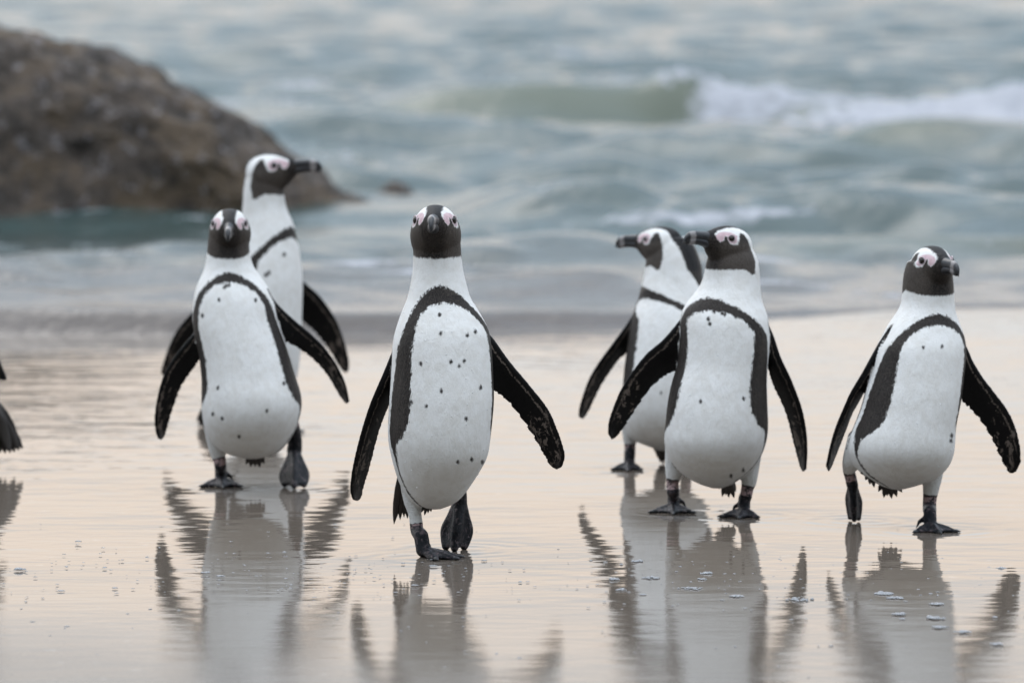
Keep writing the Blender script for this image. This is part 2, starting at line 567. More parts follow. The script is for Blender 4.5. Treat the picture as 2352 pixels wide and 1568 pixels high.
        dbody = np.where(t < 0.03, np.minimum(-5, dband), dband)
        h = (Wd - E) / (0.001 * k)
        f, l, z = h @ fw, h @ lt, h @ up
        near = (np.linalg.norm(h - np.array([0, 0, 0]), axis=1) < 130)
        fz = np.stack([f, z], 1)
        face = sdf_poly(fz, FACE)
        face = np.where(near, face, -50)
        hw = np.interp(f, [-60, -40, -10, 15, 30, 45], [24, 18, 15, 13.5, 12, 16])
        dors = (-.7 * (f - 45) + .71 * (z - 6))
        crown = np.minimum(hw - np.abs(l), dors * 0.7)
        crown = np.where(near & (z > -75), crown, -50)
        headd = np.maximum(face, crown)
        dk = np.maximum(np.maximum(dbody, dback), headd)
        eye_d = np.hypot(f - 5, z)
        pk = sdf_poly(fz, PINK)
        pk = np.maximum(pk, 9.6 - eye_d)
        pk = np.where(near & (np.abs(l) > 8.5), np.minimum(pk, np.abs(l) - 10.5), -50)
        dk = np.where(pk > -0.5, np.minimum(dk, -2), dk)
        sp = np.full(n, 30.0)
        front = v > -0.2
        for (x, y_, r_) in s.spots:
            e = np.hypot(px - x, (py - y_) * 0.72) * s.m * 1000 - r_ * 1000 * s.m
            sp = np.where(front, np.minimum(sp, e), sp)
        sp = np.where(fl > 0, 30, sp)
        cr = np.where(near, ss(-2, 2, crown), 0) * 0.6
        for nm, vals in (('dk', dk), ('pk', pk), ('sp', sp), ('fl', fl), ('fa', fa), ('fc', fc), ('lg', lg), ('lz', lz), ('hd', near * (t < 0.06)), ('cr', cr), ('ck', near * ss(10, 26, np.abs(l)) * ss(3, -14, z) * ss(42, 20, f) * 0.85), ('pl', np.ones(n))):
            add_attr(me, nm, np.clip(vals, -60, 60))
        me.polygons.foreach_set('use_smooth', [True] * len(me.polygons))
        me.materials.append(M_PLUM)
        me.name = 'body'
        root = bpy.data.objects.new('penguin', None)
        root.empty_display_size = 0.1
        root.location = base
        COL.objects.link(root)
        tag(root, s.label, 'penguin', 'penguins walking up the wet beach')
        s.root, s.base = root, base
        bo = bpy.data.objects.new('body', me); COL.objects.link(bo); bo.parent = root
        # bill
        def bring(lst):
            Q = catmull(lst, 20)
            return [np.array([hpt(r[0], r[3] * math.sin(x) * abs(math.sin(x)) ** 0.0, (r[1] + r[2]) / 2 + (r[1] - r[2]) / 2 * math.cos(x)) for x in al[::2]]) for r in Q], Q
        r1, q1 = bring(BILL_UP); r2, q2 = bring(BILL_LO)
        V1, F1 = loft(r1); V2, F2 = loft(r2)
        bf = np.concatenate([np.repeat(q1[:, 0], 20), [q1[0, 0], q1[-1, 0]], np.repeat(q2[:, 0], 20), [q2[0, 0], q2[-1, 0]]])
        bl = mesh_obj('bill', np.vstack([V1, V2]) - base, F1 + [tuple(i + len(V1) for i in f_) for f_ in F2], M_BILL, root)
        add_attr(bl.data, 'bf', bf)
        # eyes: find the skin at the eye on each side
        for sd in (-1, 1):
            m_ = near & (eye_d < 6) & (l * sd > 0)
            if not m_.any(): continue
            le = np.abs(l[m_]).mean()
            ctr = hpt(5.5, sd * (le - 3.6), 0.5)
            out = (lt * sd + 0.55 * fw + 0.10 * up); out /= np.linalg.norm(out)
            u1 = np.cross(out, up); u1 /= np.linalg.norm(u1); u2 = np.cross(out, u1)
            ang = np.linspace(0, 2 * math.pi, 20, endpoint=False)
            rr = []
            for ph in np.linspace(-0.9, math.pi / 2 - 0.08, 9):
                rr.append(ctr + 0.001 * k * 7.6 * (math.sin(ph) * out + math.cos(ph) * (np.cos(ang)[:, None] * u1 + np.sin(ang)[:, None] * u2)))
            Ve, Fe = loft(rr)
            eo = mesh_obj('eye', Ve - base, Fe, M_EYE_PALE if s.pale_eye else M_EYE, root)
            rr = []
            cl = ctr + out * 0.001 * k * 3.9
            for x in np.linspace(0, 2 * math.pi, 25):
                dirv = math.cos(x) * u1 + math.sin(x) * u2
                rr.append(cl + 0.001 * k * (7.3 * dirv + 1.25 * (np.cos(ang[::2])[:, None] * dirv + np.sin(ang[::2])[:, None] * out)))
            Vl, Fl = loft(rr)
            lo = mesh_obj('eyelid', Vl - base, Fl, M_LID, eo)
        # tail
        def fan(lst, name):
          V_, F_ = [], []
          off = 0
          for (bx, by, tx, ty, w_, d0, d1) in lst:
              p0 = at(bx, by, s.Y + d0); p1 = at(tx, ty, s.Y + d1)
              mid = (p0 + p1) / 2
              ax = p1 - p0; ln = np.linalg.norm(ax); ax /= ln
              sx = np.cross(ax, [0, 1, 0.1]); sx /= np.linalg.norm(sx); nx = np.cross(sx, ax)
              rings = []
              for q_, wf in ((0, .55), (.3, .95), (.6, 1), (.8, .75), (.92, .42), (1, .08)):
                  c_ = p0 + ax * ln * q_ + nx * 0.004 * math.sin(q_ * 3)
                  rings.append(np.array([c_ + sx * w_ * s.m * wf * math.cos(x) + nx * 0.0016 * math.sin(x) for x in np.linspace(0, 2 * math.pi, 8, endpoint=False)]))
              v_, f_ = loft(rings); V_.append(v_); F_ += [tuple(i + off for i in q_) for q_ in f_]; off += len(v_)
          if V_:
              mesh_obj(name, np.vstack(V_) - base, F_, M_TAIL, root)
        fan(s.tail, 'tail')
        fan(getattr(s, 'tuft', []), 'vent_feathers')
        for Vc, Fcl in s.claws:
            mesh_obj('claw', Vc - base, Fcl, M_CLAW, root)
        # beads of water caught in the feathers
        if s.drops:
            cand = np.where((dk < -5) & (v > 0.15) & (t > 0.12) & (t < 0.97) & (fl < -6) & (lg < -6))[0]
            pick = RNG.choice(cand, min(s.drops, len(cand)), replace=False)
            V_, F_ = [], []; off = 0
            for i in pick:
                r_ = RNG.uniform(0.0005, 0.0012); p_ = P[i]
                rings = [np.array([p_ + r_ * np.array([math.sin(pp) * math.cos(x), math.sin(pp) * math.sin(x), math.cos(pp) * 1.1]) for x in np.linspace(0, 2 * math.pi, 7, endpoint=False)]) for pp in (0.35, 0.9, 1.57, 2.2, 2.8)]
                v_, f_ = loft(rings); V_.append(v_); F_ += [tuple(j + off for j in q_) for q_ in f_]; off += len(v_)
            o_ = mesh_obj('water_droplets', np.vstack(V_), F_, M_DROP, root); o_['kind'] = 'stuff'

    def base_x(s):
        c, *_ = s.frame(np.array([s.ybot - 20.0])); return c[0, 0]

    def flipper(s, d):
        """outer / inner edge in the upright plane of the wing, dy depth at root and tip, tilt of the chord in depth"""
        n = 44
        o = catmull(d['o'], n); i = catmull(d['i'], n)
        tt = np.linspace(0, 1, n)
        dy = np.interp(tt, [0, 1], d['dy'])
        tl = np.interp(tt, [0, 0.3, 1], d.get('tilt', (0.0, 0.012, 0.012)))
        th = np.interp(tt, [0, 0.25, 0.7, 1], d.get('th', (0.011, 0.0085, 0.0058, 0.0042)))
        al = np.linspace(0, 2 * math.pi, 28, endpoint=False)
        O = np.array([at(x, y, s.Y + e - f) for (x, y), e, f in zip(o, dy, tl)])
        I = np.array([at(x, y, s.Y + e + f) for (x, y), e, f in zip(i, dy, tl)])
        mid = (O + I) / 2
        T = np.gradient(mid, axis=0); T /= np.linalg.norm(T, axis=1)[:, None] + 1e-9
        rings, A = [], []
        for q in range(n):
            c = (O[q] - I[q]) / 2
            nr = np.cross(c, T[q]); nr /= np.linalg.norm(nr) + 1e-9
            ca, sa = np.cos(al), np.sin(al)
            thick = np.maximum(th[q] * (0.62 + 0.38 * ca), 0.0024)
            rings.append(mid[q] + ca[:, None] * c + (thick * sa)[:, None] * nr)
            A += [(tt[q], x) for x in ca]
        V, Fc = loft(rings)
        A += [(0, 0), (1, 0)]
        return V, Fc, np.array(A, float)

    def leg(s, d):
        out = []
        k, m = s.k, s.m
        if d['kind'] == 'flat':
            g = ground(*d['foot'])
            g = g - np.array([0, 0, 0.0025])
            ank = g + np.array([0, 0.004, 0.036 * k])
            P = [at(x, y, s.Y + e) for x, y, r, e, _ in d['path']]
            # the shank runs from the body down to the ankle over the foot
            n_ = len(P)
            P.append(ank)
            R = [r * m for _, _, r, _, _ in d['path']] + [0.0125 * k]
            lzs = [q for *_, q in d['path']] + [2.0]
            V, Fc = tube(P, R, 30, 16)
            Q = catmull(np.hstack([np.array(P), 0.001 * np.array(lzs)[:, None]]), 30); Q[:, 3] *= 1000
            lz = np.concatenate([np.repeat(Q[0, 3], 16 * 3), np.repeat(Q[:, 3], 16), np.repeat(Q[-1, 3], 16 * 3), [Q[0, 3], Q[-1, 3]]])
            out.append((V, Fc, lz))
            yaw = math.radians(d['yaw'])
            fwd = np.array([math.sin(yaw), -math.cos(yaw), 0]); sd = np.array([math.cos(yaw), math.sin(yaw), 0])
            ball = g + np.array([0, 0, 0.013 * k]) + fwd * 0.006 * k
            out.append((*tube([ank, ball], [0.0125 * k, 0.0125 * k], 8, 12), 2.0))
            tips = []
            spread = d.get('spread', 30)
            for an, ln in ((-spread, 0.057), (2, 0.066), (spread, 0.055)):
                r_ = math.radians(an)
                dr = fwd * math.cos(r_) + sd * math.sin(r_)
                tips.append((dr, ln * k))
        else:
            P = [at(x, y, s.Y + e) for x, y, r, e, _ in d['path']]
            R = [r * m for _, _, r, _, _ in d['path']]
            lzs = [q for *_, q in d['path']]
            V, Fc = tube(P, R, 26, 16)
            Q = catmull(np.hstack([np.array(P), 0.001 * np.array(lzs)[:, None]]), 26); Q[:, 3] *= 1000
            lz = np.concatenate([np.repeat(Q[0, 3], 16 * 3), np.repeat(Q[:, 3], 16), np.repeat(Q[-1, 3], 16 * 3), [Q[0, 3], Q[-1, 3]]])
            out.append((V, Fc, lz))
            ank = ball = P[-1]
            tips = []
            for (tx, ty) in d['tips']:
                tp = ground(tx, ty, 0.005)
                dv = tp - ball
                tips.append((dv / np.linalg.norm(dv), np.linalg.norm(dv)))
        flat = d['kind'] == 'flat'
        ends = []
        fat = d.get('fat', 1.0)
        for dr, ln in tips:
            if flat:
                pts = [ball - dr * 0.004, ball + dr * ln * .3 + np.array([0, 0, -.002 * k]), ball + dr * ln * .62 + np.array([0, 0, -.0055 * k]), ball + dr * ln * .85 + np.array([0, 0, -.0075 * k]), ball + dr * ln + np.array([0, 0, -.0088 * k])]
            else:
                bow = np.array([0, -0.006, 0])
                sid = (dr - tips[1][0]) * ln * 0.55 * d.get('bulge', 1.0)
                pts = [ball, ball + dr * ln * .3 + bow + sid * .7, ball + dr * ln * .6 + bow * .8 + sid, ball + dr * ln * .85 + bow * .2 + sid * .5, ball + dr * ln]
            rad = np.array([9.5, 7.2, 7.6, 6.2, 5.2]) * 0.001 * k * fat
            out.append((*tube(pts, rad, 18, 12), 2.0))
            ends.append(pts)
            e = pts[-1]; dv = dr + np.array([0, 0, -0.35 if flat else -0.2]); dv /= np.linalg.norm(dv)
            if flat:
                tipz = max(e[2] - 0.35 * 0.016 * k, 0.002)
                s.claws.append(tube([e - dr * 0.002, e + dr * 0.008 * k + np.array([0, 0, .001]), np.array([*(e + dr * 0.017 * k)[:2], tipz])], [0.0042 * k, 0.0032 * k, 0.0006], 8, 8))
        for a_, b_ in ((0, 1), (1, 2)):                       # webs
            for w in (0.22, 0.4, 0.6, 0.78):
                ea = [(1 - w) * p + w * q for p, q in zip(ends[a_], ends[b_])]
                cut = 1 - (0.22 if flat else 0.06) * (1 - abs(2 * w - 1))
                pts = [ea[0], ea[1], ea[2], ea[2] + (ea[4] - ea[2]) * max(0.1, (cut - .62) / .38)]
                out.append((*tube(pts, np.array([7, 5.2, 4.6, 3.6]) * 0.001 * k * fat, 12, 8), 2.0))
        if flat and d.get('hind'):
            hs = d['hind']
            p0 = ank + np.array([0, 0, -0.006 * k]); p1 = p0 + sd * hs * 0.020 * k + np.array([0, 0, -0.012 * k]) - fwd * 0.002
            out.append((*tube([p0, p1], [0.007 * k, 0.0042 * k], 8, 8), 2.0))
            s.claws.append(tube([p1, p1 + sd * hs * 0.006 * k + np.array([0, 0, -0.012 * k])], [0.0034 * k, 0.0006], 6, 8))
        return out


def tailfan(bx, by, tips, w=7, d0=0.05, d1=0.085):
    return [(bx + (tx - bx) * 0.25, by, tx, ty, w, d0, d1) for tx, ty in tips]


SPECS = []
# centre bird, in focus
SPECS.append(dict(
    label='largest penguin at the front centre with a spotted chest, walking straight ahead and staring forward',
    gy=1272, k=1.0, yaw0=17, hyaw=-3, hpitch=2, eye=(999, 507), yface=589, ybot=1168, band=(0.114, 0.182), pale_eye=False, drops=90,
    rows=[(505, 962, 1044), (535, 948, 1055), (560, 948, 1059), (590, 949, 1060), (630, 947, 1066), (660, 941, 1074), (683, 936, 1080), (722, 920, 1104),
          (759, 908, 1122), (793, 901, 1127), (830, 900, 1130), (880, 897, 1132), (922, 894, 1133), (1004, 891, 1125), (1048, 899, 1118),
          (1080, 907, 1101), (1112, 918, 1081), (1143, 935, 1058), (1160, 955, 1034), (1168, 978, 1012)],
    spots=[(x, y, 3.2) for x, y in ((1009.6, 722.5), (1012, 765), (1073, 770), (1092, 762), (966.5, 835), (1036, 831), (1054.6, 840), (1066.7, 829),
           (1013.5, 898), (978.7, 933), (1071.4, 961.4), (944.5, 923.4), (934.4, 937.7), (1104, 890), (1083.5, 1055), (1051.5, 1061), (1108, 1061))],
    flippers=[dict(o=[(930, 760), (904, 800), (880, 860), (850, 930), (825, 1010), (809, 1080), (805, 1125), (812, 1148)],
                   i=[(940, 830), (918, 885), (897, 925), (872, 990), (852, 1065), (836, 1120), (830, 1143), (820, 1150)], dy=(0.0, 0.045), tilt=(0.0, 0.022, 0.02)),
              dict(o=[(1100, 745), (1132, 775), (1170, 828), (1220, 888), (1260, 940), (1285, 998), (1298, 1045), (1290, 1072)],
                   i=[(1100, 850), (1128, 893), (1160, 918), (1195, 960), (1233, 1018), (1256, 1060), (1268, 1074), (1279, 1078)], dy=(0.03, 0.05), tilt=(0.0, 0.008, 0.010))],
    legs=[dict(kind='flat', foot=(967, 1277), yaw=46, spread=26, hind=1,
               path=[(945, 1085, 30, 0.0, 0), (946, 1140, 22, 0.0, 0), (953, 1180, 15.5, -0.004, .3), (956, 1202, 15.5, -0.006, .85), (957, 1209, 15.5, -0.006, 1.3), (957, 1217, 15.5, -.006, 1.8)]),
          dict(kind='trail', path=[(1030, 1090, 24, 0.05, 0), (1052, 1125, 19, 0.07, 2), (1056, 1158, 18, 0.075, 2.0)], tips=[(1024, 1254), (1044, 1258), (1066, 1254)], fat=1.35)],
    tail=tailfan(922, 1090, [(905, 1203), (911, 1188), (919, 1193), (928, 1187), (936, 1190)], 8),
    tuft=tailfan(985, 1150, [(968, 1176), (975, 1183), (983, 1178), (990, 1175)], 4, -0.02, -0.02)))
# front-left bird
SPECS.append(dict(
    label='left penguin looking straight at the viewer, standing just in front of a taller one',
    gy=1120, k=0.93, yaw0=-2, hyaw=1, hpitch=-9, eye=(527, 513), yface=580, ybot=1052, band=(0.094, 0.142), pale_eye=True, drops=10,
    rows=[(512, 490, 563), (540, 479, 572), (574, 476, 573), (592, 474, 576), (617, 469, 585), (642, 458, 604), (667, 448, 620), (693, 444, 631), (733, 442, 639), (770, 447, 650),
          (808, 456, 663), (868, 463, 680), (898, 463, 690), (928, 463, 694), (958, 465, 689), (988, 472, 678), (1016, 486, 661), (1036, 511, 643), (1047, 540, 618), (1052, 562, 596)],
    spots=[(x, y, 3.0) for x, y in ((519, 656), (526, 654), (515, 661), (503, 688), (587, 689), (501, 890), (652, 880), (489, 951), (510, 961), (613, 943), (549, 1003), (471, 828), (465, 725))],
    flippers=[dict(o=[(470, 725), (449, 758), (405, 812), (376, 860), (361, 913), (355, 958), (358, 992), (366, 1008)],
                   i=[(478, 800), (456, 833), (436, 860), (417, 890), (397, 943), (383, 990), (376, 1005), (370, 1010)], dy=(0.0, 0.03)),
              dict(o=[(615, 665), (638, 698), (675, 734), (713, 766), (746, 799), (773, 838), (793, 880), (801, 922)],
                   i=[(630, 765), (662, 789), (675, 796), (704, 814), (729, 836), (756, 869), (780, 910), (797, 928)], dy=(0.0, 0.03), tilt=(0, .014, .014))],
    legs=[dict(kind='flat', foot=(507, 1112), yaw=4, spread=38, hind=1,
               path=[(498, 985, 30, 0.0, 0), (498, 1020, 22, 0, 0), (501, 1044, 17, 0, .4), (505, 1058, 15, 0, 1.2), (506, 1070, 14, 0, 1.8)]),
          dict(kind='trail', path=[(655, 950, 26, 0.03, 0), (672, 985, 18, 0.06, 2), (677, 1012, 17, 0.07, 2.0), (676, 1035, 18, .075, 2)], tips=[(654, 1112), (676, 1116), (698, 1113)], fat=1.2)],
    tail=tailfan(585, 1035, [(565, 1066), (575, 1072), (586, 1071), (597, 1073), (607, 1065)], 8)))
# tall bird behind it
SPECS.append(dict(
    label='tall penguin at the back left in profile, bill pointing right, partly hidden by another',
    gy=985, k=1.0, yaw0=45, hyaw=80, hpitch=2, eye=(629, 380), yface=450, ybot=965, band=(0.135, 0.185), pale_eye=True, drops=0,
    rows=[(385, 566, 640), (400, 561, 646), (420, 557, 648), (446, 554, 650), (470, 553, 653), (492, 552, 661), (512, 549, 670), (531, 544, 675), (566, 532, 682), (592, 522, 686), (642, 508, 691), (700, 500, 690),
          (760, 496, 688), (830, 496, 684), (880, 500, 674), (920, 516, 655), (950, 545, 625), (965, 570, 600)],
    spots=[(x, y, 3.4) for x, y in ((653, 546), (653, 584), (611, 631), (618, 626))],
    flippers=[dict(o=[(668, 600), (692, 640), (735, 680), (770, 730), (790, 780), (801, 825), (800, 850)],
                   i=[(660, 710), (692, 737), (720, 762), (752, 800), (775, 838), (788, 853), (795, 857)], dy=(0.06, 0.09)),
              dict(o=[(500, 660), (470, 690), (441, 716), (406, 758), (385, 802), (371, 848), (372, 860)],
                   i=[(510, 740), (480, 770), (455, 790), (430, 815), (405, 845), (385, 862), (378, 864)], dy=(-0.03, 0.02))],
    legs=[dict(kind='flat', foot=(560, 985), yaw=40, spread=30,
               path=[(560, 900, 26, 0.0, 0), (560, 935, 18, 0, .3), (560, 950, 14, 0, 1.2)]),
          dict(kind='flat', foot=(622, 990), yaw=42, spread=30,
               path=[(620, 900, 26, 0.0, 0), (622, 935, 18, 0, .3), (622, 950, 14, 0, 1.2)])],
    tail=tailfan(500, 915, [(452, 968), (456, 980), (464, 986), (474, 988)], 8, 0.05, 0.07)))
# right pair: rear bird
SPECS.append(dict(
    label='hunched penguin facing left with its black nape showing, behind the right pair\'s front bird',
    gy=1072, k=0.88, yaw0=-14, hyaw=-122, hpitch=-4, eye=(1506, 548), yface=605, ybot=1034, band=(0.118, 0.185), bw=15, pale_eye=True, drops=0,
    rows=[(545, 1508, 1585), (565, 1496, 1598), (590, 1488, 1608), (617, 1485, 1616), (641, 1481, 1619), (666, 1474, 1624), (685, 1471, 1629), (702, 1463, 1635), (726, 1454, 1640), (750, 1449, 1644), (800, 1441, 1645),
          (850, 1434, 1643), (900, 1431, 1640), (950, 1431, 1632), (985, 1436, 1618), (1008, 1454, 1600), (1022, 1484, 1574), (1034, 1516, 1545)],
    spots=[(x, y, 2.6) for x, y in ((1600, 643), (1491, 820), (1518, 902))],
    flippers=[dict(o=[(1465, 700), (1442, 740), (1413, 782), (1382, 823), (1356, 864), (1340, 905), (1331, 937), (1330, 957)],
                   i=[(1462, 790), (1435, 817), (1420, 830), (1398, 860), (1382, 885), (1367, 915), (1349, 950), (1338, 963)], dy=(0.0, 0.03), tilt=(0, .018, .016)),
              dict(o=[(1625, 720), (1648, 780), (1662, 830), (1668, 890), (1664, 920)], i=[(1615, 800), (1630, 850), (1640, 890), (1648, 915), (1656, 925)], dy=(0.02, 0.06))],
    legs=[dict(kind='flat', foot=(1446, 1074), yaw=-6, spread=30,
               path=[(1452, 960, 28, 0.0, 0), (1447, 1000, 18, 0, 0), (1447, 1020, 13.5, 0, .9), (1447, 1032, 13, 0, 1.3), (1447, 1046, 13, 0, 1.8)]),
          dict(kind='flat', foot=(1575, 1070), yaw=-6, spread=30,
               path=[(1570, 960, 28, 0.0, 0), (1573, 1000, 18, 0, 0), (1574, 1020, 13, 0, .9), (1575, 1040, 13, 0, 1.6)])],
    tail=tailfan(1515, 1015, [(1503, 1036), (1510, 1050), (1517, 1062), (1524, 1066), (1530, 1058)], 7)))
# right pair: front bird
SPECS.append(dict(
    label='penguin right of centre standing on both feet, body to the viewer and head turned left',
    gy=1182, k=0.89, yaw0=-8, hyaw=-52, hpitch=5, eye=(1663, 548), yface=614, ybot=1120, band=(0.135, 0.195), bw=8, pale_eye=False, drops=25,
    rows=[(566, 1642, 1726), (590, 1628, 1740), (612, 1623, 1745), (629, 1621, 1746), (653, 1612, 1747), (670, 1600, 1748), (690, 1583, 1750), (714, 1568, 1759), (738, 1562, 1766), (787, 1560, 1768),
          (835, 1556, 1764), (877, 1543, 1762), (927, 1533, 1763), (978, 1528, 1765), (1003, 1525, 1763), (1028, 1528, 1757), (1054, 1538, 1745), (1079, 1558, 1725), (1099, 1584, 1700), (1112, 1610, 1682), (1120, 1634, 1660)],
    spots=[(x, y, 3.2) for x, y in ((1627, 733), (1630, 744), (1690, 728), (1658, 720), (1609, 922), (1708, 915), (1679, 1093), (1707, 1079), (1694, 1107), (1640, 715), (1665, 722))],
    flippers=[dict(o=[(1580, 705), (1560, 735), (1523, 779), (1479, 818), (1431, 885), (1411, 928), (1398, 968), (1398, 997)],
                   i=[(1580, 830), (1547, 855), (1521, 870), (1496, 892), (1466, 933), (1439, 975), (1419, 1001), (1405, 1010)], dy=(0.0, 0.02), tilt=(0, .012, .012)),
              dict(o=[(1752, 720), (1774, 763), (1791, 816), (1816, 869), (1841, 935), (1852, 990), (1854, 1040), (1850, 1078)],
                   i=[(1745, 800), (1764, 852), (1773, 882), (1793, 923), (1808, 963), (1821, 1016), (1836, 1068), (1845, 1084)], dy=(0.0, 0.04), tilt=(0, .02, .018))],
    legs=[dict(kind='flat', foot=(1547, 1172), yaw=-4, spread=42, hind=1,
               path=[(1560, 1010, 34, 0.0, 0), (1549, 1060, 22, 0, 0), (1547, 1092, 18.5, 0, .55), (1545, 1106, 14.5, 0, 1.1), (1545, 1118, 14.5, 0, 1.35), (1546, 1130, 15, 0, 1.9)]),
          dict(kind='flat', foot=(1710, 1182), yaw=-12, spread=36, hind=-1,
               path=[(1722, 1020, 32, 0.0, 0), (1723, 1070, 22, 0, 0), (1720, 1106, 18, 0, .55), (1717, 1119, 15, 0, 1.1), (1715, 1130, 14.5, 0, 1.35), (1712, 1142, 15, 0, 1.9)])],
    tail=tailfan(1672, 1100, [(1652, 1122), (1659, 1140), (1667, 1136), (1674, 1142), (1686, 1143), (1690, 1128)], 7)))
# far right bird
SPECS.append(dict(
    label='rightmost penguin stepping forward with one foot trailing, head turned slightly right',
    gy=1208, k=0.9, yaw0=18, hyaw=21, hpitch=-5, eye=(2149, 598), yface=669, ybot=1123, band=(0.112, 0.17), bw=5, pale_eye=False, drops=25,
    rows=[(600, 2084, 2178), (625, 2076, 2186), (650, 2073, 2189), (668, 2072, 2190), (690, 2071, 2191), (702, 2068, 2192), (722, 2056, 2195), (743, 2041, 2203), (770, 2027, 2213), (793, 2014, 2217), (816, 2008, 2217),
          (862, 1998, 2212), (897, 1988, 2208), (933, 1979, 2202), (969, 1966, 2194), (993, 1956, 2191), (1017, 1950, 2190), (1041, 1950, 2187), (1065, 1960, 2178), (1085, 1976, 2162), (1102, 1998, 2136), (1116, 2026, 2098), (1123, 2048, 2074)],
    spots=[(x, y, 3.2) for x, y in ((2121, 798), (2164, 796), (2078, 778), (2184, 1012), (2186, 1000))],
    flippers=[dict(o=[(2045, 745), (2024, 778), (2010, 806), (1988, 847), (1958, 896), (1946, 921), (1922, 976), (1908, 1023), (1899, 1068)],
                   i=[(2020, 850), (2000, 880), (1986, 901), (1974, 923), (1957, 953), (1943, 990), (1927, 1031), (1911, 1070), (1902, 1084)], dy=(-0.01, 0.03), tilt=(0, .026, .022)),
              dict(o=[(2200, 760), (2221, 796), (2236, 830), (2258, 866), (2285, 901), (2314, 940), (2333, 981), (2344, 1027), (2345, 1060)],
                   i=[(2195, 890), (2210, 924), (2230, 943), (2258, 977), (2280, 1015), (2297, 1053), (2311, 1079), (2322, 1089), (2334, 1084)], dy=(0.03, 0.05), tilt=(0, .008, .01))],
    legs=[dict(kind='trail', path=[(1985, 1020, 44, 0.0, 0), (1960, 1055, 26, 0.02, 0), (1950, 1078, 15, 0.045, .8), (1953, 1092, 14, 0.05, 1.2), (1958, 1115, 14, .05, 2)], tips=[(1953, 1188), (1962, 1193), (1972, 1190)], fat=1.05),
          dict(kind='flat', foot=(2136, 1216), yaw=8, spread=40, hind=-1,
               path=[(2140, 1040, 36, 0.0, 0), (2142, 1090, 24, 0, 0), (2138, 1124, 19, 0, .45), (2136, 1142, 16.5, 0, 1.1), (2135, 1154, 16, 0, 1.5), (2135, 1168, 16.5, 0, 1.9)])],
    tail=tailfan(2042, 1100, [(2018, 1128), (2030, 1142), (2038, 1138), (2048, 1144), (2060, 1140), (2072, 1130)], 8, 0.03, 0.06),
    tuft=tailfan(2000, 1085, [(1976, 1086), (1988, 1102), (1998, 1112), (2008, 1119)], 5, -0.03, -0.03)))
# bird leaving at the left edge
SPECS.append(dict(
    label='penguin walking out at the left edge, only its black tail and flipper tip in view',
    gy=1070, k=0.95, yaw0=-84, hyaw=-88, hpitch=0, eye=(-120, 545), yface=620, ybot=1020, band=(0.114, 0.17), pale_eye=False, drops=0,
    rows=[(545, -130, -62), (575, -140, -52), (605, -142, -48), (640, -148, -42), (700, -170, -28), (760, -184, -14), (830, -190, -4), (890, -190, 0), (935, -182, 4), (965, -172, 6), (990, -152, 4), (1008, -120, -10), (1020, -90, -40)],
    spots=[],
    flippers=[dict(o=[(-80, 690), (-45, 735), (-14, 795), (4, 838), (16, 870)], i=[(-100, 730), (-85, 800), (-50, 845), (-14, 868), (10, 874)], dy=(-0.075, -0.10), tilt=(0, .006, .006))],
    legs=[dict(kind='flat', foot=(-90, 1078), yaw=-80, spread=30, path=[(-90, 950, 30, -0.03, 0), (-88, 1010, 18, -0.03, .3), (-88, 1028, 14, -0.03, 1.3)]),
          dict(kind='flat', foot=(-60, 1064), yaw=-80, spread=30, path=[(-80, 950, 30, 0.03, 0), (-62, 1000, 18, 0.03, .3), (-60, 1020, 14, 0.03, 1.3)])],
    tail=[(-18 + j * 2, 935 - j, tx, ty, 13, d0, d1) for j, (tx, ty, d0, d1) in enumerate(((52, 1030, .01, .01), (44, 1034, -.012, -.015), (34, 1038, .02, .025), (24, 1040, -.02, -.03), (12, 1041, 0, 0), (0, 1040, .01, .02), (-14, 1036, -.01, -.02)))]
    + [(-10, 925, 38, 1018, 16, .0, .0), (-14, 930, 22, 1020, 18, -.01, -.01)]))


# ------------------------------------------------------------------ beach
def shore(x):
    """where the wash meets the sand"""
    return 5.62 + 0.16 * np.clip(x, -3, 0) + 1.0 * ss(0.15, 1.3, x) + 0.05 * np.sin(4.1 * x + 0.8) + 0.07 * np.sin(2.3 * x + 0.6)


